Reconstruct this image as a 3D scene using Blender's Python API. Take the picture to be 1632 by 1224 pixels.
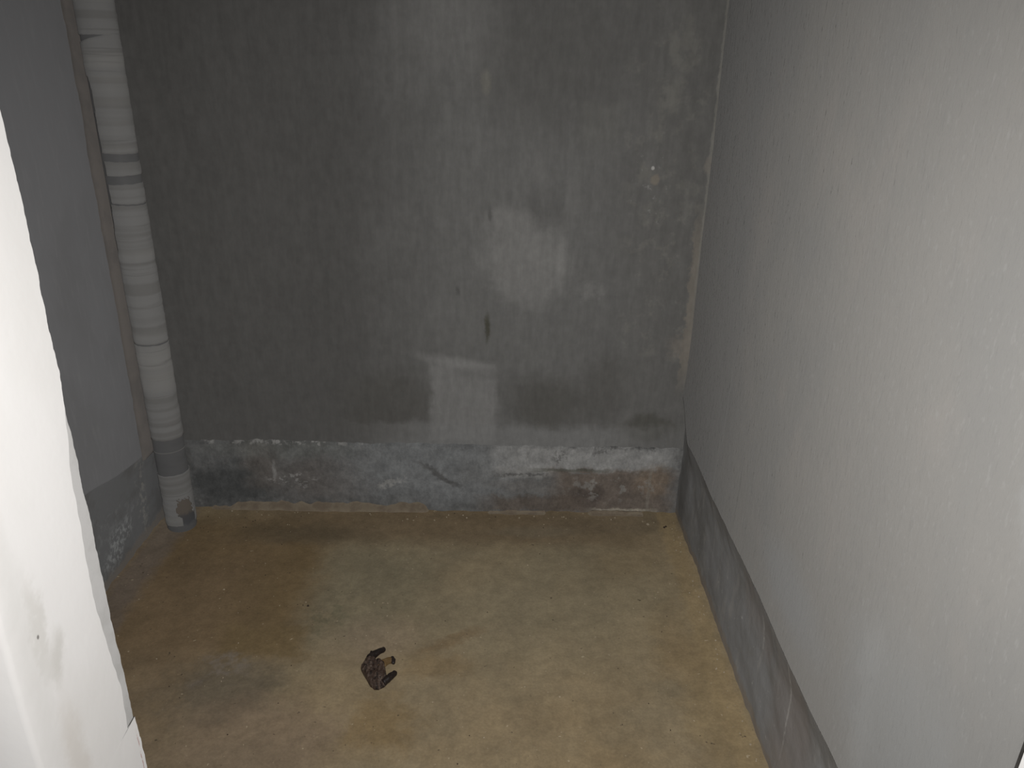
import bpy, bmesh, math, random
from mathutils import Vector, Matrix, noise

for o in list(bpy.data.objects):
    bpy.data.objects.remove(o, do_unlink=True)
C = bpy.context.scene.collection
SC = bpy.context.scene

# ------------------------------------------------------------------ camera
H = 1.40                                   # eye height of the phone
f_px, pitch, yaw, roll = 1232.2, .3927, .0074, -.0202
cd = bpy.data.cameras.new('camera')
cd.sensor_fit = 'HORIZONTAL'; cd.sensor_width = 36.0
cd.lens = f_px / 1632 * 36.0
cd.clip_start = .01
cam = bpy.data.objects.new('camera', cd); C.objects.link(cam)
cy, sy, cp, sp = math.cos(yaw), math.sin(yaw), math.cos(pitch), math.sin(pitch)
F = Vector((sy*cp, cy*cp, -sp)); R0 = Vector((cy, -sy, 0)); D0 = F.cross(R0)
R = math.cos(roll)*R0 + math.sin(roll)*D0
D = -math.sin(roll)*R0 + math.cos(roll)*D0
M = Matrix((( R.x, -D.x, -F.x, 0), (R.y, -D.y, -F.y, 0), (R.z, -D.z, -F.z, H), (0, 0, 0, 1)))
cam.matrix_world = M
SC.camera = cam

# ------------------------------------------------------------------ light
w = bpy.data.worlds.new('world'); SC.world = w; w.use_nodes = True
w.node_tree.nodes['Background'].inputs[0].default_value = (.85, .92, 1, 1)
w.node_tree.nodes['Background'].inputs[1].default_value = .012
ld = bpy.data.lights.new('phone_flash', 'SPOT')         # the flash of the phone that took the picture
ld.energy = 83; ld.spot_size = math.radians(124); ld.spot_blend = 1.0
ld.shadow_soft_size = .006; ld.color = (1, .985, .965)
fl = bpy.data.objects.new('phone_flash', ld); C.objects.link(fl)
fl.matrix_world = Matrix.Translation(+.012*R - .032*D) @ M @ Matrix.Rotation(math.radians(-5), 4, 'X')
vs = SC.view_settings
vs.view_transform = 'Standard'; vs.look = 'None'; vs.gamma = 1; vs.exposure = 0
vs.use_curve_mapping = False

# ------------------------------------------------------------------ helpers
XL, XR, YB, ZC = -1.104, .5654, 2.2524, 2.55            # room: left, right, back, ceiling
def n3(x, y, z=0.0): return noise.noise(Vector((x, y, z)))
def fbm(x, y, z=0.0, o=4):
    s, a = 0, 1
    for i in range(o):
        s += a*n3(x, y, z+7.3*i); x *= 2.1; y *= 2.1; z *= 2.1; a *= .5
    return s
def sst(a, b, x):
    t = max(0, min(1, (x-a)/(b-a))); return t*t*(3-2*t)
def tag(o, label=None, cat=None, group=None, kind=None):
    if label: o['label'] = label
    if cat: o['category'] = cat
    if group: o['group'] = group
    if kind: o['kind'] = kind
    return o
def mesh(name, V, Fc, mat, parent=None, smooth=True):
    me = bpy.data.meshes.new(name); me.from_pydata(V, [], Fc); me.validate(); me.update()
    if smooth:
        for p in me.polygons: p.use_smooth = True
    me.materials.append(mat)
    o = bpy.data.objects.new(name, me); C.objects.link(o)
    if parent: o.parent = parent
    return o
def grid(name, us, vs_, fn, mat, parent=None, flip=False, thick=0, keep=None, close=False):
    nu, nv = len(us), len(vs_)
    V = [fn(u, v) for v in vs_ for u in us]; Fc = []
    for j in range(nv-1):
        for i in range(nu if close else nu-1):
            i2 = (i+1) % nu
            if keep and not keep(i, j): continue
            q = (j*nu+i, j*nu+i2, (j+1)*nu+i2, (j+1)*nu+i)
            Fc.append(q[::-1] if flip else q)
    o = mesh(name, V, Fc, mat, parent)
    if thick:
        m = o.modifiers.new('thickness', 'SOLIDIFY'); m.thickness = thick; m.offset = -1
    return o
def lin(a, b, n): return [a+(b-a)*i/n for i in range(n+1)]

# ---- node materials: a noisy base colour plus a list of stains given in metres on the surface
def srgb(*c): return tuple(((v/255+.055)/1.055)**2.4 if v > 10 else v/255/12.92 for v in c)
class Mat:
    def __init__(s, name, rough=.9, diff=1.0, spec=.2):
        s.m = bpy.data.materials.new(name); s.m.use_nodes = True
        s.t = s.m.node_tree; s.b = s.t.nodes['Principled BSDF']
        s.b.inputs['Roughness'].default_value = rough
        s.b.inputs['Diffuse Roughness'].default_value = diff
        s.b.inputs['Specular IOR Level'].default_value = spec
        s.tc = s.n('ShaderNodeTexCoord').outputs['Object']
        s.col = None; s.warps = {}
    def n(s, k, **kw):
        q = s.t.nodes.new(k)
        for a, v in kw.items(): setattr(q, a, v)
        return q
    def l(s, a, b): s.t.links.new(a, b)
    def vm(s, op, a, b):
        q = s.n('ShaderNodeVectorMath', operation=op)
        for i, v in enumerate((a, b)):
            if v is None: continue
            if isinstance(v, (tuple, list)): q.inputs[i].default_value = v
            else: s.l(v, q.inputs[i])
        return q
    def ma(s, op, a, b=None):
        q = s.n('ShaderNodeMath', operation=op)
        for i, v in enumerate((a, b)):
            if v is None: continue
            if isinstance(v, (int, float)): q.inputs[i].default_value = v
            else: s.l(v, q.inputs[i])
        return q.outputs[0]
    def noise(s, scale, detail=4, rough=.55, off=0.0, vec=None):
        v = vec or s.tc
        sc = scale if isinstance(scale, (tuple, list)) else (scale,)*3
        q = s.vm('MULTIPLY', v, sc).outputs[0]
        q = s.vm('ADD', q, (off, off*1.7, off*.6)).outputs[0]
        k = s.n('ShaderNodeTexNoise'); s.l(q, k.inputs['Vector'])
        k.inputs['Scale'].default_value = 1; k.inputs['Detail'].default_value = detail
        k.inputs['Roughness'].default_value = rough
        return k
    def rng(s, x, a, b, lo=0, hi=1):
        q = s.n('ShaderNodeMapRange', interpolation_type='SMOOTHSTEP')
        s.l(x, q.inputs[0])
        for i, v in enumerate((a, b, lo, hi)): q.inputs[i+1].default_value = v
        return q.outputs[0]
    def mix(s, fac, colr):
        q = s.n('ShaderNodeMix', data_type='RGBA')
        if isinstance(fac, (int, float)): q.inputs[0].default_value = fac
        else: s.l(fac, q.inputs[0])
        if s.col is None: q.inputs[6].default_value = (0, 0, 0, 1)
        else: s.l(s.col, q.inputs[6])
        if isinstance(colr, tuple): q.inputs[7].default_value = (*colr[:3], 1)
        else: s.l(colr, q.inputs[7])
        s.col = q.outputs[2]
    def base(s, c):
        q = s.n('ShaderNodeRGB'); q.outputs[0].default_value = (*c, 1); s.col = q.outputs[0]
    def blotch(s, scale, c, a=.5, b=.7, k=1.0, off=0, detail=4, rough=.6):
        x = s.rng(s.noise(scale, detail, rough, off).outputs[0], a, b, 0, k)
        s.mix(x, c)
    def warp(s, amt, scale):
        scale = 6 if scale <= 7 else 10 if scale <= 12 else 16 if scale <= 20 else 30
        if scale not in s.warps:                            # one wandering field per scale, shared by all stains
            k = s.noise(scale, 4, .72, 3.1)
            s.warps[scale] = s.vm('SUBTRACT', k.outputs['Color'], (.5, .5, .5)).outputs[0]
        d = s.vm('MULTIPLY', s.warps[scale], (amt*1.8,)*3).outputs[0]
        return s.vm('ADD', s.tc, d).outputs[0]
    def patch(s, ctr, rad, c, k=1.0, soft=.3, rect=False, warp=.05, wscale=14, spot=None, ang=0):
        """one stain: ctr and rad in metres (rad 0 = that axis is ignored)"""
        v = s.warp(warp, wscale) if warp else s.tc
        v = s.vm('SUBTRACT', v, ctr).outputs[0]
        if ang:
            ax = [i for i in range(3) if rad[i] == 0][0]
            q = s.n('ShaderNodeVectorRotate', rotation_type=('X', 'Y', 'Z')[ax] + '_AXIS')
            s.l(v, q.inputs[0]); q.inputs['Angle'].default_value = ang; v = q.outputs[0]
        v = s.vm('MULTIPLY', v, tuple(0 if r == 0 else 1/r for r in rad)).outputs[0]
        if rect:
            v = s.vm('ABSOLUTE', v, None).outputs[0]
            x = s.n('ShaderNodeSeparateXYZ'); s.l(v, x.inputs[0])
            d = s.ma('MAXIMUM', s.ma('MAXIMUM', x.outputs[0], x.outputs[1]), x.outputs[2])
        else:
            d = s.vm('LENGTH', v, None).outputs['Value']
        m = s.rng(d, 1+soft, max(0, 1-soft), 0, k)
        if spot:
            nz = s.rng(s.noise(spot[0], 3, .65, spot[3] if len(spot) > 3 else 1.3).outputs[0], spot[1], spot[2])
            m = s.ma('MULTIPLY', m, nz)
        s.mix(m, c)
    def grain(s, scale, amp, detail=3, off=5.0):
        x = s.noise(scale, detail, .65, off).outputs[0]
        x = s.rng(x, .25, .75, 1-amp, 1+amp)
        q = s.n('ShaderNodeMix', data_type='RGBA', blend_type='MULTIPLY'); q.inputs[0].default_value = 1
        s.l(s.col, q.inputs[6]); s.l(x, q.inputs[7]); s.col = q.outputs[2]
    def done(s, bumps=(), k=1.0):
        if k != 1:
            q = s.n('ShaderNodeMix', data_type='RGBA', blend_type='MULTIPLY'); q.inputs[0].default_value = 1
            s.l(s.col, q.inputs[6]); q.inputs[7].default_value = (k, k, k, 1); s.col = q.outputs[2]
        s.l(s.col, s.b.inputs['Base Color'])
        prev = None
        for scale, strength, dist, detail in bumps:
            k = s.noise(scale, detail, .6, 9.0)
            b = s.n('ShaderNodeBump'); b.inputs['Strength'].default_value = strength
            b.inputs['Distance'].default_value = dist
            s.l(k.outputs[0], b.inputs['Height'])
            if prev: s.l(prev, b.inputs['Normal'])
            prev = b.outputs[0]
        if prev: s.l(prev, s.b.inputs['Normal'])
        return s.m
def g(v, tint=(1, .985, .955)): return tuple(v*t for t in tint)
def P2(x, z, rx, rz): return (x, 0, z), (rx, 0, rz)      # on the back wall
def PR(y, z, ry, rz): return (0, y, z), (0, ry, rz)      # on a side wall
def PF(x, y, rx, ry): return (x, y, 0), (rx, ry, 0)      # on the floor

# ------------------------------------------------------------------ materials of the shell
def mat_back():
    s = Mat('grey cement render back'); s.base(g(.275))
    s.blotch((3.0, 1, 1.2), g(.22), .42, .7, .8, 2)
    s.blotch((14, 1, .9), g(.33), .5, .75, .5, 5)                       # vertical trowel streaks
    s.patch(*P2(-.72, .9, .42, .95), g(.175, (1, .98, .94)), .75, .45, True, .15, 4)
    s.patch(*P2(-.02, 1.0, .30, .85), g(.31, (1, 1, .97)), .45, .7, True, .12, 5)
    # darker, damp render
    s.patch(*P2(-.37, .38, .15, .115), g(.185, (1, .97, .90)), .75, .5, False, .05, 8)
    s.patch(*P2(.13, .40, .12, .085), g(.175, (1, .97, .88)), .7, .6, False, .06, 10)
    s.patch(*P2(.31, .44, .07, .12), g(.19, (1, .97, .9)), .6, .6, False, .06, 10)
    s.patch(*P2(.46, .325, .085, .045), g(.165, (1, .98, .86)), .85, .35, False, .04, 14)
    s.patch(*P2(.10, 1.02, .05, .06), g(.22), .6, .6, False, .05, 10)
    s.patch(*P2(.13, 1.42, .22, .18), g(.21, (1, .98, .93)), .6, .6, False, .1, 6)
    s.patch(*P2(.25, 1.25, .055, .055), g(.31, (1, .99, .92)), .4, .35, True, .03, 10)
    # lighter, dry patches
    s.patch(*P2(.05, .85, .115, .115), g(.42), .75, .5, False, .09, 8)
    s.patch(*P2(-.01, .94, .06, .08), g(.39), .45, .6, False, .07, 9)
    s.patch(*P2(.0, .98, .065, .035), g(.40), .7, .5, False, .05, 12)
    s.patch(*P2(.155, .86, .012, .075), g(.44), .55, .6, False, .015, 14)
    s.patch(*P2(.085, 1.10, .02, .10), g(.34), .5, .7, False, .03, 12, None, .35)
    s.patch(*P2(.18, 1.05, .018, .08), g(.35), .5, .7, False, .03, 12)
    s.patch(*P2(.245, .775, .036, .022), g(.39), .65, .8, False, .06, 22)
    s.patch(*P2(-.19, 1.50, .12, .13), g(.38), .55, .8, False, .07, 6)
    s.patch(*P2(-.07, 1.352, .013, .03), g(.37, (1, .97, .86)), .7, .5, False, .012, 30)
    # the smeared square with its bright, sloping upper edge
    s.patch(*P2(-.137, .40, .105, .135), g(.40, (1, .99, .97)), .8, .14, True, .03, 12)
    s.patch(*P2(-.155, .535, .10, .016), g(.45, (1, .99, .97)), .6, .8, False, .015, 14, None, -.17)
    s.patch(*P2(.05, .275, .42, .045), g(.38, (1, 1, .99)), .75, .55, True, .05, 8)
    s.patch(*P2(-.05, .50, .11, .022), g(.26), .4, .5, False, .02, 12)
    s.patch(*P2(-.062, .652, .0075, .042), g(.13, (1, .97, .72)), .85, .6, False, .014, 28)
    s.patch(*P2(-.152, .767, .006, .013), g(.15), .6, .7, False, .012, 30)
    s.patch(*P2(-.056, .995, .005, .02), g(.2), .6, .5, False, .006, 30)
    # salts, filler and bare mortar along the right corner
    s.patch(*P2(.44, 1.28, .11, .30), g(.37, (1, .98, .89)), .6, .5, True, .06, 10, (17, .52, .66, 1.3))
    s.patch(*P2(.43, 1.33, .04, .05), g(.37, (1, .98, .9)), .6, .6, False, .06, 16, (26, .4, .6, 8))
    s.patch(*P2(.472, 1.44, .03, .05), g(.38, (1, .98, .9)), .6, .6, False, .06, 16, (26, .42, .62, 4))
    s.patch(*P2(.46, .83, .10, .28), g(.37, (1, .98, .9)), .7, .5, True, .06, 10, (24, .54, .68, 6))
    s.patch(*P2(.40, 1.07, .05, .12), g(.52), .8, .6, False, .06, 16, (60, .62, .7, 2))
    s.patch(*P2(.412, 1.103, .013, .014), g(.42, (1.05, .92, .76)), .85, .3, False, .008, 30)
    s.patch(*P2(.402, 1.135, .0048, .0055), g(.9), .95, .3, False, .004, 60)
    s.patch(*P2(.555, .74, .016, .24), g(.42, (1.05, .94, .80)), .85, .35, True, .03, 22)
    s.patch(*P2(.532, .60, .034, .035), g(.40, (1.05, .94, .82)), .7, .5, False, .04, 22)
    s.patch(*P2(.565, 1.26, .006, .5), g(.46, (1, .97, .88)), .75, .4, True, .01, 25)
    s.patch(*P2(.560, 1.145, .012, .022), g(.44, (1.03, .95, .85)), .9, .35, False, .012, 25)
    s.patch(*P2(.60, 1.3, .22, 1.0), g(.25, (1, .98, .91)), .35, .5, True, .08, 6)
    s.grain((60, 60, 14), .07); s.grain(38, .06, 4, 8)
    return s.done((((9, 9, 7), .35, .006, 3), ((160, 160, 90), .25, .0015, 2)), .86)

def mat_band_back():
    s = Mat('rough base render back'); s.base(g(.25, (.97, .98, .97)))
    s.blotch(9, g(.17), .45, .65, .7, 1)
    s.blotch(30, g(.33), .55, .7, .5, 4)
    s.patch(*P2(-.90, .09, .14, .085), g(.125, (.97, 1, 1.0)), .85, .4, False, .08, 14)
    s.patch(*P2(-.80, .17, .06, .09), g(.21, (1.06, .95, .86)), .6, .5, False, .06, 14)
    s.patch(*P2(-.60, .12, .16, .085), g(.205, (1.05, .95, .88)), .7, .5, False, .07, 14)
    s.patch(*P2(-.70, .225, .24, .03), g(.27, (.97, 1, .94)), .5, .5, False, .04, 14)
    s.patch(*P2(-.22, .17, .30, .12), g(.36, (.95, .98, 1.0)), .8, .5, False, .09, 9)
    s.patch(*P2(-.10, .12, .05, .07), g(.30), .35, .6, False, .06, 16)
    s.patch(*P2(-.19, .125, .11, .012), g(.15), .75, .5, False, .05, 9, None, -.55)
    s.patch(*P2(-.13, .065, .12, .04), g(.34, (.95, .98, 1)), .6, .5, False, .05, 12)
    s.patch(*P2(-.38, .11, .04, .012), g(.5), .7, .5, False, .05, 22, None, .4)
    s.patch(*P2(-.70, .118, .07, .02), g(.46), .8, .5, False, .05, 30, (70, .52, .6, 2))
    s.patch(*P2(-.76, .15, .006, .035), g(.42), .7, .5, False, .012, 30)
    s.patch(*P2(-.72, .252, .30, .009), g(.5), .85, .5, True, .012, 30, (24, .52, .6, 5))
    # white filler with a broken lower edge, bare brown mortar under it
    s.patch(*P2(.26, .205, .29, .048), g(.50, (1, .995, .98)), .85, .22, True, .05, 16)
    s.patch(*P2(.07, .155, .10, .018), g(.44), .7, .4, True, .03, 20)
    s.patch(*P2(.06, .105, .10, .03), g(.30, (1.02, .97, .92)), .6, .5, False, .04, 16)
    s.patch(*P2(.36, .08, .20, .085), g(.235, (1.12, .93, .78)), .92, .22, True, .05, 14)
    s.patch(*P2(.28, .06, .06, .04), g(.13, (1.15, .95, .85)), .7, .5, False, .05, 20)
    s.patch(*P2(.49, .12, .055, .055), g(.30, (1.15, .90, .68)), .7, .5, False, .05, 16)
    s.patch(*P2(.36, .10, .15, .05), g(.42, (1, .96, .9)), .7, .5, False, .05, 20, (34, .53, .62, 3))
    s.patch(*P2(.22, .165, .11, .006), g(.16, (1, 1, .82)), .7, .5, True, .012, 20)
    s.patch(*P2(.06, .148, .09, .006), g(.15), .65, .5, True, .02, 40, (60, .45, .55, 3))
    s.patch(*P2(.19, .215, .035, .022), g(.22), .7, .5, False, .04, 30, (60, .5, .6, 7))
    s.patch(*P2(.31, .235, .03, .014), g(.2), .7, .5, False, .04, 30, (60, .45, .55, 9))
    s.patch(*P2(.10, .035, .16, .03), g(.19, (1.12, .92, .76)), .8, .4, True, .04, 16)
    s.patch(*P2(.40, .012, .10, .007), g(.52, (1.05, .96, .8)), .85, .4, True, .012, 24)
    s.patch(*P2(.48, .09, .005, .09), g(.36, (1.05, .95, .82)), .6, .5, True, .012, 24)
    s.grain(22, .20, 4, 8); s.grain((120, 120, 70), .12)
    return s.done(((30, .9, .008, 4), (140, .6, .003, 3)), .90)

def mat_right():
    s = Mat('combed pale cement render'); s.base(g(.33, (1, .97, .92)))
    s.blotch((1, 2.5, 1.6), g(.30, (1, .99, .96)), .45, .65, .6, 3)
    s.blotch((1, 5, 3), g(.355, (1.03, .97, .91)), .52, .72, .5, 8)
    s.blotch((1, 90, 26), g(.28), .52, .74, .3, 2, 3)                   # combing
    s.blotch((1, 150, 60), g(.40), .56, .76, .35, 6, 2)
    s.patch(*PR(2.05, .9, .32, 1.3), g(.275, (1, 1, 1)), .5, .6, True, .12, 6)
    s.patch(*PR(.93, .56, .025, .06), g(.43), .4, .8, False, .05, 14)
    s.patch(*PR(.905, .435, .03, .06), g(.44), .4, .8, False, .05, 14)
    s.patch(*PR(.85, .52, .14, .14), g(.36, (.98, 1, 1)), .5, .6, False, .08, 8)
    s.patch(*PR(.70, .98, .03, .05), g(.45, (.97, 1, 1.02)), .4, .6, False, .04, 16)
    s.patch(*PR(1.80, .60, .003, .10), g(.40), .35, .8, True, .008, 12)
    s.patch(*PR(1.815, .42, .0025, .10), g(.40), .35, .8, True, .008, 12)
    s.patch(*PR(1.62, .45, .004, .09), g(.25), .4, .6, True, .01, 12)
    s.patch(*PR(1.25, .45, .16, .06), g(.36, (.96, .99, 1.02)), .4, .6, False, .05, 10)
    return s.done((((1, 26, 12), .5, .005, 2), ((1, 140, 48), .8, .003, 2)), .69)

def mat_band_right():
    s = Mat('dark smooth base render', .85, .1); s.base(g(.235, (.97, .98, 1.0)))
    s.blotch((1, 5, 9), g(.17), .42, .66, .7, 3)
    s.blotch((1, 22, 8), g(.30, (1, .98, .95)), .52, .7, .5, 6)
    s.patch(*PR(1.17, .20, .11, .12), g(.20, (1.06, .97, .93)), .6, .4, False, .06, 10)
    s.patch(*PR(1.44, .27, .07, .06), g(.185, (1.06, .97, .93)), .5, .5, False, .05, 10)
    s.patch(*PR(2.19, .14, .05, .16), g(.125), .7, .5, False, .03, 10)  # shade of the recess at the back corner, painted in
    s.patch(*PR(1.368, .25, .003, .06), g(.42), .6, .6, True, .010, 12, (40, .38, .55, 3))
    s.patch(*PR(1.181, .22, .003, .11), g(.42), .6, .6, True, .010, 12, (40, .38, .55, 5))
    s.patch(*PR(1.335, .26, .028, .06), g(.19, (1.06, .97, .93)), .5, .4, True, .015, 12)
    s.patch(*PR(1.13, .24, .045, .09), g(.19, (1.06, .97, .93)), .5, .4, True, .02, 12)
    s.patch(*PR(1.80, .24, .003, .09), g(.36), .4, .7, True, .01, 10)
    s.patch(*PR(1.5, .12, .5, .10), g(.5), .6, .5, True, .05, 10, (42, .66, .74, 6))
    s.patch(*PR(1.5, .01, .9, .022), g(.22, (1.1, .93, .75)), .7, .5, True, .04, 14)
    s.patch(*PR(1.12, .06, .14, .06), g(.23, (1.08, .95, .86)), .5, .5, False, .05, 14)
    return s.done((((1, 20, 14), .3, .005, 3), (140, .4, .0015, 2)), 1.62)

def mat_left():
    s = Mat('bluish grey cement render'); s.base(g(.235, (.97, .975, 1.01)))
    s.blotch((1, 3, 2), g(.20, (.98, .98, 1.0)), .45, .65, .6, 3)
    s.blotch((1, 60, 10), g(.27, (.98, .98, 1.0)), .5, .75, .35, 5, 3)
    return s.done((((1, 14, 9), .3, .004, 3), (170, .3, .001, 2)), 1.12)
def mat_band_left():
    s = Mat('damp base render left'); s.base(g(.20, (.97, .985, 1.0)))
    s.blotch((1, 7, 9), g(.15), .45, .65, .7, 2)
    s.patch(*PR(1.89, .10, .10, .034), g(.42, (.97, 1, 1)), .75, .6, False, .05, 20, (60, .44, .62, 2), -.43)
    s.patch(*PR(1.86, .17, .12, .06), g(.28, (.97, 1, 1)), .5, .5, False, .08, 14, (26, .5, .66, 6))
    s.patch(*PR(2.06, .15, .03, .13), g(.33, (1, .98, .92)), .6, .5, False, .05, 20, (40, .48, .6, 4))
    s.patch(*PR(1.9, .015, .6, .022), g(.22, (1.08, .93, .78)), .6, .5, True, .04, 14)
    return s.done(((30, .5, .005, 4), (140, .4, .0015, 3)))

def mat_floor():
    s = Mat('ochre stained cement floor', .62, .9, .3); s.base((.315, .245, .150))
    s.blotch(2.2, (.27, .225, .15), .45, .65, .7, 4)
    s.blotch(7, (.34, .27, .17), .52, .72, .6, 9)
    s.patch(*PF(.12, 1.80, .40, .30), (.295, .25, .165), .6, .6, False, .15, 4)          # grey green middle
    s.patch(*PF(-.38, 1.83, .17, .24), (.225, .20, .135), .6, .6, False, .12, 6)
    # brown damp on the left, with its straight right edge
    s.patch(*PF(-.80, 1.86, .25, .32), (.185, .128, .064), .85, .25, True, .07, 7)
    s.patch(*PF(-.95, 1.62, .24, .40), (.23, .165, .10), .7, .5, True, .08, 6)
    s.patch(*PF(-.62, 1.60, .11, .055), (.20, .145, .075), .8, .3, True, .07, 10)
    s.patch(*PF(-.67, 1.42, .15, .10), (.155, .13, .095), .75, .5, False, .13, 9)
    s.patch(*PF(-.70, 1.50, .06, .06), (.235, .20, .165), .7, .5, False, .08, 16, (16, .46, .6, 2))
    s.patch(*PF(-.55, 1.27, .19, .13), (.26, .195, .135), .7, .5, False, .12, 9)
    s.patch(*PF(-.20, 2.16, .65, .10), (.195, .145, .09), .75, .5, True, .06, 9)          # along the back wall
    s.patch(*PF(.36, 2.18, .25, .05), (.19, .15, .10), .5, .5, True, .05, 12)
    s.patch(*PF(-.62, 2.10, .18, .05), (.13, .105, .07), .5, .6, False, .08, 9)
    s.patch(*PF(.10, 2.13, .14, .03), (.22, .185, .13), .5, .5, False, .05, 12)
    s.patch(*PF(-.47, 1.70, .055, .09), (.17, .155, .10), .6, .5, False, .07, 18, (22, .48, .6, 2))
    s.patch(*PF(-.27, 1.32, .075, .085), (.25, .175, .085), .65, .5, False, .10, 12)
    s.patch(*PF(-.16, 1.52, .075, .045), (.275, .20, .11), .6, .4, False, .07, 14)
    s.patch(*PF(-.14, 1.61, .09, .018), (.24, .17, .095), .6, .5, False, .05, 14, None, -.5)
    s.patch(*PF(-.33, 1.62, .10, .08), (.30, .235, .17), .5, .6, False, .07, 12)
    s.patch(*PF(.47, 1.55, .06, .16), (.29, .21, .11), .5, .8, False, .12, 8)
    s.patch(*PF(.52, 1.35, .06, .14), (.29, .215, .11), .5, .8, False, .12, 8)
    s.patch(*PF(.36, 1.95, .10, .07), (.25, .19, .11), .4, .8, False, .1, 8)
    s.patch(*PF(.22, 1.20, .10, .20), (.30, .22, .12), .4, .8, False, .12, 8)
    s.patch(*PF(.20, 1.60, .22, .02), (.36, .29, .19), .25, .8, False, .08, 6, None, .35)
    s.patch(*PF(.54, 1.7, .028, .7), (.33, .25, .14), .7, .5, True, .03, 22)
    s.patch(*PF(-1.07, 1.95, .045, .35), (.20, .17, .15), .6, .5, True, .04, 14)
    s.blotch(75, (.50, .42, .30), .71, .76, .8, 2, 2)                                     # pale grit set in the cement
    s.blotch(60, (.09, .07, .05), .72, .77, .8, 14, 2)
    s.grain(34, .10, 4); s.grain(9, .12, 4, 12); s.grain(150, .08, 2, 2)
    return s.done(((6, .6, .014, 2), (45, .7, .005, 3), (200, .3, .001, 2)), 1.04)

def mat_white():
    s = Mat('white skim plaster', .8, .6, .3); s.base((.80, .787, .777))
    s.blotch((4, 4, 2), (.74, .725, .705), .45, .7, .6, 3)
    s.patch(*PR(.79, .72, .012, .07), (.60, .585, .55), .55, .7, False, .04, 14)
    s.patch(*PR(.81, .66, .012, .035), (.58, .565, .53), .6, .7, False, .03, 16, None, .3)
    s.patch(*PR(.80, .50, .02, .08), (.62, .58, .53), .5, .7, False, .03, 14)
    s.patch(*PR(.76, .80, .02, .25), (.70, .69, .67), .5, .7, False, .03, 8)
    s.patch(*PR(.785, .715, .0022, .003), (.2, .19, .18), .9, .4, False, 0)
    s.patch(*PR(.942, .33, .0012, .05), (.45, .22, .2), .7, .4, True, .004, 40, (60, .45, .5, 2))
    return s.done(((14, .25, .006, 3), (90, .2, .001, 3)), .96)
def mat_simple(name, c, c2, scale, rough=.9, diff=1.0, spec=.2, bumps=()):
    s = Mat(name, rough, diff, spec); s.base(c); s.blotch(scale, c2, .42, .66, .8, 2)
    return s.done(bumps)

M_back, M_bback, M_right, M_bright = mat_back(), mat_band_back(), mat_right(), mat_band_right()
M_left, M_bleft, M_floor, M_white = mat_left(), mat_band_left(), mat_floor(), mat_white()
M_core = mat_simple('pale grey jamb mortar', g(.43, (1, .985, .97)), g(.37), 18, bumps=((60, .5, .003, 4),))
M_mortar = mat_simple('beige mortar', (.33, .275, .205), (.25, .20, .15), 30, bumps=((70, .7, .004, 5),))
M_strip = mat_simple('beige corner mortar', g(.235, (1.06, .97, .90)), g(.20, (1.04, .97, .92)), 14, bumps=((60, .4, .002, 4),))
M_ceil = mat_simple('grey ceiling render', g(.30), g(.26), 4, bumps=((40, .3, .003, 3),))

# ------------------------------------------------------------------ the shell
def st(o, label, cat): return tag(o, label, cat, kind='structure')

def floor_z(x, y):
    e = min(x-XL, XR-x, YB-y)
    z = .0025*fbm(x*2.2, y*2.2, 1) + .0012*fbm(x*9, y*9, 4)
    if y > .95: z += .007*sst(.03, -.01, e)*(.6+1.2*n3(x*26, y*26, 2)) + .004*sst(.10, 0, e)
    return z
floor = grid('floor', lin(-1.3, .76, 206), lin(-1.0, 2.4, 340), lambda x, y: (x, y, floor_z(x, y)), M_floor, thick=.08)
st(floor, 'bare ochre brown stained cement floor', 'floor')

# lip line of the side walls: pale render above, darker base render set back below it
def lip_right(y): return .333 + .006*n3(y*5, 3.3) + .003*n3(y*21, 1.3) + .10*sst(2.12, 2.25, y)
def recess(t, depth, run): return depth*(1-math.exp(-max(t, 0)/run))
def right_x(y, z):
    t = lip_right(y)-z
    if t < 0: base = -.008*math.exp(t/.10)
    else:                                                  # slopes back below the lip, then drops plumb
        base = -.008
        for i in range(12):
            q = t*(i+.5)/12; base += .27*(1-sst(.035, .12, q))*t/12
    return XR + base + .0022*fbm(y*3, z*3, 2, 3) + (.0028*fbm(y*7, z*10, 5, 4)*sst(0, .06, t))
ys_r = lin(.6265, 2.32, 190)
wr = grid('wall_right', ys_r, lin(0, 1, 150), lambda y, v: (lambda z: (right_x(y, z), y, z))(lip_right(y)+(ZC-lip_right(y))*v**1.35), M_right, flip=True, thick=.10)
st(wr, 'pale grey combed cement wall on the right, brightest in view', 'wall')
br_ = grid('baseboard_right', ys_r, lin(0, 1, 60), lambda y, v: (lambda z: (right_x(y, z), y, z))(-.02+(lip_right(y)+.02)*(1-(1-v)**1.4)), M_bright, flip=True, thick=.08)
st(br_, 'dark set-back base band along the foot of the right wall', 'baseboard')

def lip_left(y): return .275 + .05*sst(2.1, 1.75, y) + .008*n3(y*6, 9.1)
def left_x(y, z):
    t = lip_left(y)-z
    return XL - recess(t, .012, .06) + .002*fbm(y*3, z*3, 12, 3) + .003*fbm(y*10, z*10, 15, 4)*sst(0, .06, t)
ys_l = lin(.95, 2.32, 130)
wl = grid('wall_left', ys_l, lin(0, 1, 100), lambda y, v: (lambda z: (left_x(y, z), y, z))(lip_left(y)+(ZC-lip_left(y))*v**1.35), M_left, thick=.10)
st(wl, 'dark bluish grey cement wall on the left behind the white jamb', 'wall')
bl_ = grid('baseboard_left', ys_l, lin(0, 1, 40), lambda y, v: (left_x(y, -.02+(lip_left(y)+.02)*v), y, -.02+(lip_left(y)+.02)*v), M_bleft, thick=.08)
st(bl_, 'damp base band with white salts at foot of left wall', 'baseboard')
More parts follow.
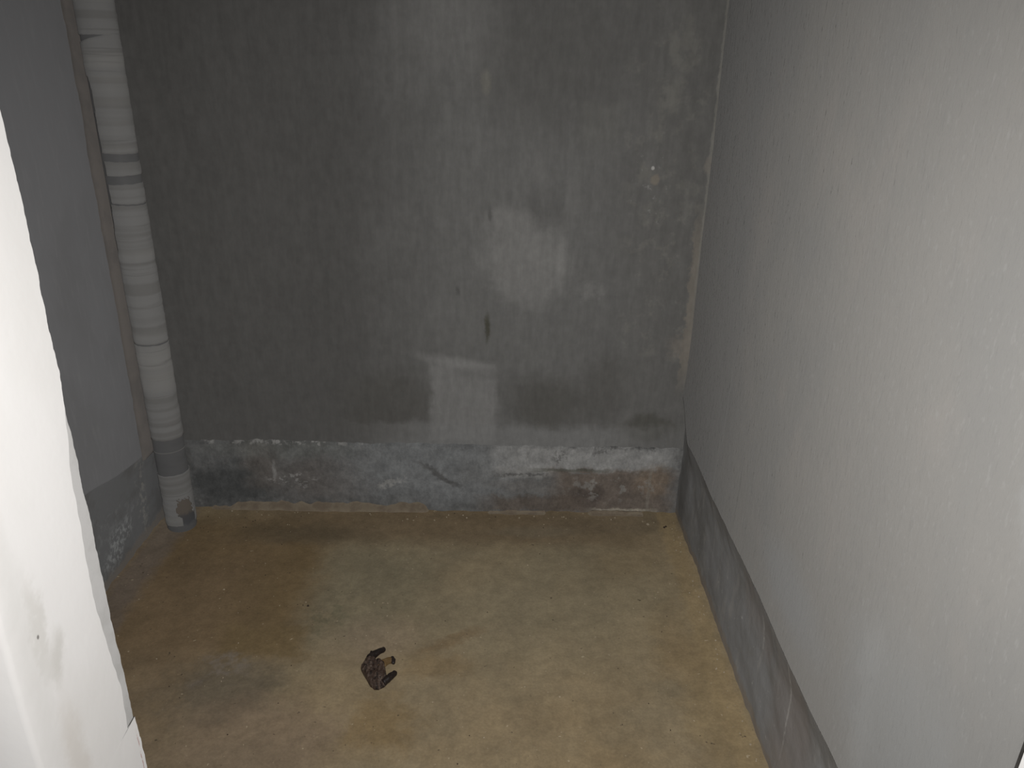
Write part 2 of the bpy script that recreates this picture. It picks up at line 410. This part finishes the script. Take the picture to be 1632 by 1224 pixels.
# strip of beige mortar running up the left wall beside the corner
zs = lin(.262, ZC-.01, 170)
def strip_pt(u, z):
    e0 = 2.096 + .010*(z-.9) + .010*fbm(z*5, 2.2, 1, 4) + .004*n3(z*40, 5)
    y = e0 + (2.2-e0)*u
    return (XL + .0045*sst(0, .06, u) + .0015*n3(z*9, y*9) + .001, y, z)
grid('corner_mortar_strip', [0, .03, .07, .15, .3, .5, .7, 1], zs, strip_pt, M_strip, wl, thick=.006)

# back wall: thin base coat stands a little proud, with a broken upper edge
def lip_back(x):
    return .254 + .006*n3(x*6, 4.2) + .0045*n3(x*30, 8.8) + .003*n3(x*70, 2)
def back_y(x, z): return YB - .0025*fbm(x*2.5, z*2.5, 30, 3)
xs_b = lin(-1.17, .64, 181)
wb = grid('wall_back', xs_b, lin(.15, ZC, 200), lambda x, z: (x, back_y(x, z), z), M_back, thick=.10)
st(wb, 'dark grey patchy cement wall at the back', 'wall')
def bband(x, v):
    L = lip_back(x)
    z = -.02 + (L+.02)*v
    out = .009*sst(0, .010, L-z) + .0035*fbm(x*9, z*9, 40, 4)*sst(0, .03, L-z) + .003*sst(.2, -.1, x)*sst(.05, .12, L-z)
    # the filler on the right has broken away at its foot
    out -= .006*sst(.12, .16, x)*sst(.165+.008*n3(x*30, 3), .150+.008*n3(x*30, 3), z)
    return (x, YB - out + .001, z)
bb_ = grid('baseboard_back', lin(-1.17, .64, 300), lin(0, 1, 80), bband, M_bback, thick=.12)
st(bb_, 'rough patched base band along foot of the back wall', 'baseboard')
# ragged mortar smears left along the foot of the back wall
def fillet(x0, x1, hfun, name='mortar_fillet'):
    n = int((x1-x0)/.006)
    def pt(x, v):
        t = (x-x0)/(x1-x0); e = sst(0, .05, t)*sst(1, .97, t)
        h = max(.002, hfun(x)*e)
        prof = [(0, -.004), (0, .004+.4*h), (.004, .8*h), (.010, h), (.020, h*.9)]
        a, b = prof[v]
        yy = YB - .024*(.5+.5*e) - .004*n3(x*22, v*.7) + a*1.2
        return (x, yy, b+.003*n3(x*60, v))
    o = grid(name, lin(x0, x1, n), [0, 1, 2, 3, 4], pt, M_mortar, bb_, thick=.004)
    return o
fillet(-1.0, -.245, lambda x: .031 + .012*n3(x*11, 3) + .011*n3(x*33, 6) - .018*sst(-.80, -.95, x))
fillet(.28, .47, lambda x: .012 + .006*n3(x*25, 3))
fillet(-.06, .14, lambda x: .010 + .006*n3(x*25, 13))

cl = grid('ceiling', lin(-1.25, .70, 30), lin(.6, 2.4, 30), lambda x, y: (x, y, ZC+.003*n3(x*4, y*4)-.004), M_ceil, flip=True, thick=.1)
st(cl, 'bare grey cement ceiling over the small room', 'ceiling')

# door wall with the jamb: mortar core and a white skim coat that stops short of the inner edge
XJ, Y0, Y1 = -.59, .728, .951
def e_core(z): return Y1 + .0035*n3(z*14, 2.5) + .0022*n3(z*45, 7) + .0012*n3(z*120, 1)
def e_skim(z):
    lo = .927 + .006*n3(z*11, 6.1) + .0025*n3(z*40, 2) - .014*math.exp(-((z-.69)/.13)**2)
    up = e_core(z) - .0012
    e = lo + (up-lo)*sst(.84, 1.02, z)
    if z < .415: e = up - .0005
    return min(e, up)
zj = lin(0, 2.1, 520)
core_prof = lambda z: [(-1.28, Y0+.006), (XJ-.003, Y0+.006), (XJ-.003, e_core(z)-.004), (XJ-.006, e_core(z)), (-1.28, Y1)]
V, Fc = [], []
for z in zj:
    V += [(x, y, z) for x, y in core_prof(z)]
n = 5
for j in range(len(zj)-1):
    for i in range(n):
        i2 = (i+1) % n
        Fc.append((j*n+i, j*n+i2, (j+1)*n+i2, (j+1)*n+i))
Fc.append(tuple(range(n))[::-1]); Fc.append(tuple((len(zj)-1)*n+i for i in range(n)))
# lintel above the opening
b = len(V)
for z in (2.1, ZC+.05):
    V += [(-1.28, Y0+.004, z), (.70, Y0+.004, z), (.70, Y1, z), (-1.28, Y1, z)]
Fc += [(b, b+1, b+5, b+4), (b+1, b+2, b+6, b+5), (b+2, b+3, b+7, b+6), (b+3, b, b+4, b+7), (b+3, b+2, b+1, b), (b+4, b+5, b+6, b+7)]
wf = mesh('wall_front', V, Fc, M_core, smooth=False)
st(wf, 'door wall whose bright white plastered jamb fills the left edge', 'wall')
zk = sorted(lin(0, 2.1, 520) + [.4149, .4151])
SKV = [-1.28, -1.0, -.8, -.66] + [None]*14
def skim(i, z):
    if i < 4: return (SKV[i], Y0 + .0015*n3(SKV[i]*6, z*5), z)
    if i < 9:                                                # rounded arris
        a = (i-4)/4*math.pi/2; r = .007
        wob = .0015*n3(z*7, 4) + .001*n3(z*35, 9)
        return (XJ-r+r*math.sin(a)+wob, Y0+r-r*math.cos(a), z)
    e = e_skim(z)
    t = (i-8)/7
    if i <= 15:
        y = Y0+.007 + (e-Y0-.007)*t
        return (XJ + .0012*fbm(y*8, z*4, 3, 3) - (.0012 if i == 15 else 0), y, z)
    return (XJ-.005, e-.0004, z)
grid('skim_coat', list(range(18)), zk, lambda i, z: skim(i if i < 16 else i-1, z), M_white, wf, keep=lambda i, j: i != 15 and not (i == 14 and zk[j] == .4149))

# white plastered return of the hall wall, right of the opening, with a dark strip added as the shade of the joint
def box_bm(bm, x0, x1, y0, y1, z0, z1):
    vs8 = [bm.verts.new(p) for p in ((x0,y0,z0),(x1,y0,z0),(x1,y1,z0),(x0,y1,z0),(x0,y0,z1),(x1,y0,z1),(x1,y1,z1),(x0,y1,z1))]
    for q in ((3,2,1,0),(4,5,6,7),(0,1,5,4),(1,2,6,5),(2,3,7,6),(3,0,4,7)): bm.faces.new([vs8[i] for i in q])
bm = bmesh.new(); box_bm(bm, .566, .70, .30, .6238, 0, 2.1)
bmesh.ops.bevel(bm, geom=bm.edges[:], offset=.004, segments=2, affect='EDGES')
me = bpy.data.meshes.new('trim_1'); bm.to_mesh(me); bm.free(); me.materials.append(M_white)
tr = bpy.data.objects.new('trim_1', me); C.objects.link(tr)
M_joint_shade = mat_simple('dark joint shade', (.03, .028, .026), (.05, .046, .042), 40)  # near-black colour gives the gap its shade
bm = bmesh.new(); box_bm(bm, .5675, .62, .6232, .6268, 0, 2.1)
me = bpy.data.meshes.new('joint_shade_strip'); bm.to_mesh(me); bm.free(); me.materials.append(M_joint_shade)
js = bpy.data.objects.new('joint_shade_strip', me); C.objects.link(js); js.parent = tr; js['label'] = 'dark strip standing in for shade in the joint beside the white plaster'
st(tr, 'white plaster return just showing at the bottom right corner', 'trim')

# ------------------------------------------------------------------ the wrapped waste pipe
def pipe_mats():
    s = Mat('grey plastic pipe', .65, .5, .3); s.base(g(.19, (.98, .985, 1)))
    s.blotch((6, 6, 20), g(.16, (.98, .98, 1)), .45, .65, .5, 3)
    s.patch((0, 0, .085), (0, 0, .042), (.215, .185, .155), .9, .35, True, .03, 30)
    s.patch((0, 0, .045), (0, 0, .018), (.11, .115, .125), .8, .5, True, .02, 30)
    pm = s.done(((50, .15, .001, 2),))
    s = Mat('milky plastic film', .7, .5, .25); s.base(g(.33, (1, .995, .985)))
    # overlapping turns of film: uneven rings of thickness
    s.blotch((.6, .6, 26), g(.265), .45, .60, .8, 3, 2)
    s.blotch((.5, .5, 11), g(.39), .5, .68, .7, 8, 2)
    s.blotch((3, 3, 70), g(.235), .6, .72, .5, 5, 2)
    fm = s.done((((8, 8, 60), .5, .003, 3), (60, .3, .002, 3)))
    return pm, fm
M_pipe, M_film = pipe_mats()
PX, PY, PR_ = -1.041, 2.136, .0445
pipe = bpy.data.objects.new('waste_pipe', None); C.objects.link(pipe); pipe.location = (PX, PY, 0); pipe.empty_display_size = .1
tag(pipe, 'grey waste pipe wrapped in milky plastic film standing in the left corner', 'pipe')
TH = lin(0, 2*math.pi, 48)[:-1]
grid('tube', TH, [-.01, 0, .004, .006, .02] + lin(.05, ZC, 60),
     lambda a, z: ((PR_-(.0015 if z < .005 else 0))*math.cos(a), (PR_-(.0015 if z < .005 else 0))*math.sin(a), z), M_pipe, pipe, close=True, thick=.003)
# a: angle, -pi/2 faces the door.  edges of each length of film wander a little
def film(name, z0, z1, slope0=0, slope1=0, hole=None, nz=None, na=72, seed=0, amp=.0012, lab=None):
    A = lin(0, 2*math.pi, na)[:-1]
    nz = nz or max(4, int((z1-z0)/.006))
    def zz(a, v):
        s0 = slope0*math.cos(a) + .0015*n3(math.cos(a)*3, math.sin(a)*3, seed)
        s1 = slope1*math.cos(a) + .0015*n3(math.cos(a)*3, math.sin(a)*3, seed+5)
        return (z0+s0)+(z1+s1-z0-s0)*v
    def pt(a, v):
        z = zz(a, v)
        # turns of film climb round the pipe; each overlap makes a small step
        ph = (z*14 + a/(2*math.pi) + .15*n3(z*3, seed)) % 1.0
        r = PR_ + .0012 + .0011*ph + amp*fbm(math.cos(a)*1.5, math.sin(a)*1.5, z*9+seed, 3)
        r += .0008*n3(math.cos(a)*2+seed, math.sin(a)*2, z*60)
        return (r*math.cos(a), r*math.sin(a), z)
    vs1 = lin(0, 1, nz)
    k = None
    if hole: k = lambda i, j: not hole(A[i]+math.pi/na, zz(A[i], (vs1[j]+vs1[j+1])/2))
    o = grid(name, A, vs1, pt, M_film, pipe, close=True, thick=.0008, keep=k)
    return o
# torn strip open on the door-side left of the upper film
def tear(a, z):
    a = a % (2*math.pi)
    left = math.radians(224 + 14*n3(z*7, 2) + 10*sst(1.36, 1.30, z) - 16*sst(1.1, .9, z))
    return .90 < z < 1.352 and math.radians(150) < a < left
film('film_wrap', 1.447, 2.5, .0, .012, seed=1)
film('film_wrap', 1.163, 1.440, -.002, .012, hole=tear, seed=2)
film('film_wrap', 1.106, 1.143, .001, -.002, hole=tear, seed=3)
film('film_wrap', 1.033, 1.084, -.002, .001, hole=tear, seed=4)
film('film_wrap', .634, 1.030, -.001, -.002, hole=tear, seed=5)
film('film_wrap', .326, .631, .0, -.001, seed=6)
def hole(a, z):                                            # torn mouth near the foot, on the right of the front
    a = (a % (2*math.pi)) - math.radians(316)
    r = math.hypot(a/.62, (z-.083)/.036) + .25*n3(a*7, z*130)
    low = z < .062 + .010*n3(a*9, 3) and a > -.25
    fringe = .105 < z < .122 and abs(a) < .5 and n3(a*9+z*140, 2.2) > .12
    return (r < .95 or low or fringe) and a < 1.3
film('film_wrap', .024, .205, .0, .001, hole=hole, nz=60, na=96, seed=7)
# thin tape seam on the bare length
def ring(name, z, r, h, mat, par):
    return grid(name, TH, [z-h, z-h*.4, z+h*.4, z+h], lambda a, q: (r*math.cos(a), r*math.sin(a), q+.002*math.cos(a+1)), mat, par, close=True, thick=.001)
ring('film_seam', .283, PR_+.0016, .0016, M_film, pipe)

# ------------------------------------------------------------------ dried husk on the floor
def husk_mats():
    s = Mat('dry brown husk', .5, .5, .45); s.base((.072, .045, .033))
    s.blotch((170, 60, 60), (.17, .125, .10), .48, .64, .9, 2)  # streaks and pale flecks below put wrinkle highlights into the colour
    s.blotch((190, 70, 60), (.02, .014, .012), .50, .62, .9, 7)
    s.blotch(130, (.30, .25, .21), .64, .70, .8, 4)
    a = s.done(((110, 1.0, .008, 4),))
    s = Mat('blackened husk tip', .45, .5, .45); s.base((.022, .016, .014)); s.blotch(120, (.045, .032, .026), .5, .66, .7, 2)
    b_ = s.done(((140, .6, .002, 3),))
    s = Mat('tan husk tongue', .6, .6, .3); s.base((.17, .105, .045)); s.blotch(90, (.24, .17, .09), .5, .66, .7, 2)
    return a, b_, s.done(((140, .6, .002, 3),))
M_husk, M_tip, M_tan = husk_mats()
hk = bpy.data.objects.new('dried_husk', None); C.objects.link(hk); hk.location = (-.308, 1.508, .002); hk.empty_display_size = .03
tag(hk, 'crumpled dark brown dried plant husk lying on the floor', 'husk')
OUT = [(-.042, -.004), (-.039, .010), (-.032, .022), (-.022, .033), (-.012, .026), (-.006, .014), (.006, .012), (.017, .002), (.021, -.014),
       (.027, -.034), (.033, -.052), (.026, -.064), (.014, -.074), (.003, -.074), (-.008, -.064), (-.022, -.042), (-.036, -.020)]
def husk_body():
    c = Vector((-.004, -.022)); n = len(OUT)*3
    pts = []
    for i in range(len(OUT)):
        a, b_ = Vector(OUT[i]), Vector(OUT[(i+1) % len(OUT)])
        for k in range(3): pts.append(a.lerp(b_, k/3))
    prof = [(.90, .0), (1.0, .004), (1.0, .010), (.92, .018), (.80, .022), (.62, .023), (.42, .021), (.22, .019)]
    V, Fc = [], []
    for r, h in prof:
        for p in pts:
            q = c+(p-c)*r
            cr = .008*fbm(q.x*42, q.y*42, 3, 3) + .009*abs(n3((q.x*.85+q.y*.5)*110, (q.y*.85-q.x*.5)*22))
            side = (q.y+.075)/.11
            V.append((q.x + .0015*n3(q.x*200, q.y*200, h*90), q.y, h*(.65+.4*side) + (cr if h > .012 else 0)))
    for j in range(len(prof)-1):
        for i in range(n): Fc.append((j*n+i, j*n+(i+1) % n, (j+1)*n+(i+1) % n, (j+1)*n+i))
    V.append((c.x, c.y, .017)); t = len(V)-1; j = len(prof)-1
    for i in range(n): Fc.append((j*n+i, j*n+(i+1) % n, t))
    Fc.append(tuple(range(n))[::-1])
    return mesh('body', V, Fc, M_husk, hk)
husk_body()
def tubelet(name, path, rad, mat, parent, flat=.75, seed=0):
    P = [Vector(p) for p in path]; ns = 12; V, Fc = [], []
    m = len(P); sub = 5; L = []
    for i in range(m-1):
        for k in range(sub): L.append((P[i].lerp(P[i+1], k/sub), rad[i]+(rad[i+1]-rad[i])*k/sub))
    L.append((P[-1], rad[-1]))
    tip = (P[-1]-P[-2]).normalized()
    for k in (1, 2, 3): L.append((P[-1]+tip*rad[-1]*.8*math.sin(k/3*1.5), rad[-1]*max(.12, math.cos(k/3*1.5))))
    for i, (p, r) in enumerate(L):
        a = L[max(i-1, 0)][0]; b_ = L[min(i+1, len(L)-1)][0]
        d = (b_-a).normalized(); sd = d.cross(Vector((0, 0, 1))).normalized(); up = sd.cross(d)
        for k in range(ns):
            t = 2*math.pi*k/ns
            rr = r*(1+.22*n3(p.x*130+math.cos(t), p.y*130+math.sin(t), seed))
            V.append(tuple(p + sd*rr*math.cos(t) + up*rr*flat*math.sin(t)))
    for i in range(len(L)-1):
        for k in range(ns): Fc.append((i*ns+k, i*ns+(k+1) % ns, (i+1)*ns+(k+1) % ns, (i+1)*ns+k))
    Fc.append(tuple(range(ns))[::-1]); Fc.append(tuple((len(L)-1)*ns+k for k in range(ns)))
    return mesh(name, V, Fc, mat, parent)
p1 = tubelet('prong', [(-.026, .016, .012), (-.016, .032, .015), (-.004, .042, .016), (.006, .052, .014)], [.010, .010, .0075, .0068], M_tip, hk, 1.0, 1)
tubelet('nub', [(-.020, .030, .018), (-.022, .036, .021)], [.005, .003], M_tip, p1, 1.0, 2)
p2 = tubelet('prong', [(.004, -.010, .012), (.014, .008, .012), (.024, .016, .011), (.031, .018, .010)], [.011, .011, .010, .009], M_tan, hk, .8, 3)
p2['label'] = 'tan middle prong with a dark tip'
tubelet('prong_tip', [(.032, .026, .013), (.035, .018, .012), (.037, .010, .010)], [.0045, .0065, .0050], M_tip, p2, 1.0, 4)
tubelet('prong', [(.022, -.058, .010), (.032, -.047, .012), (.040, -.036, .013), (.046, -.028, .012)], [.009, .0095, .0085, .0068], M_tip, hk, 1.0, 5)

# ------------------------------------------------------------------ grit and crumbs lying about on the floor
def grit(name, spots, mat):
    rnd = random.Random(4); V, Fc = [], []
    for x, y, r in spots:
        b_ = len(V); z = floor_z(x, y)
        for k in range(5):
            a = 2*math.pi*k/5 + rnd.random(); q = r*(.7+.6*rnd.random()); V.append((x+q*math.cos(a), y+q*math.sin(a), z-.001))
        for k in range(5):
            a = 2*math.pi*k/5 + rnd.random()*.5; q = r*.6*(.7+.5*rnd.random()); V.append((x+q*math.cos(a), y+q*math.sin(a), z+r*(.6+.4*rnd.random())))
        for k in range(5): Fc.append((b_+k, b_+(k+1) % 5, b_+5+(k+1) % 5, b_+5+k))
        Fc.append(tuple(b_+5+k for k in range(5)))
    return mesh(name, V, Fc, mat, smooth=False)
rnd = random.Random(11)
pale = [(rnd.uniform(-1.0, .5), rnd.uniform(1.2, 2.2), rnd.uniform(.0010, .0022)) for _ in range(45)]
pale += [(XR-abs(rnd.gauss(0, .012))-.004, rnd.uniform(1.1, 2.2), rnd.uniform(.001, .003)) for _ in range(45)]
pale += [(rnd.uniform(-.95, .5), YB-.03-abs(rnd.gauss(0, .012)), rnd.uniform(.0012, .0035)) for _ in range(24)]
pale += [(.475, 2.185, .005), (.46, 2.20, .004), (-.32, 2.19, .004), (-.335, 2.18, .002)]
dark = [(rnd.uniform(-1.0, .5), rnd.uniform(1.2, 2.2), rnd.uniform(.001, .0022)) for _ in range(40)]
dark += [(rnd.uniform(-.98, -.8), rnd.uniform(2.08, 2.2), rnd.uniform(.001, .0025)) for _ in range(12)]
dark += [(.525, 2.165, .0045), (.531, 2.170, .004), (-.54, 1.745, .004), (-.57, 1.75, .002), (-.555, 1.748, .002)]
M_pale = mat_simple('pale mortar crumbs', (.48, .41, .31), (.36, .29, .2), 60)
M_dark = mat_simple('dark dirt crumbs', (.06, .045, .035), (.10, .075, .05), 60)
tag(grit('mortar_crumbs', pale, M_pale), 'tiny pale mortar crumbs scattered over the brown floor', 'crumbs', kind='stuff')
tag(grit('dirt_crumbs', dark, M_dark), 'tiny dark dirt crumbs scattered over the brown floor', 'crumbs', kind='stuff')
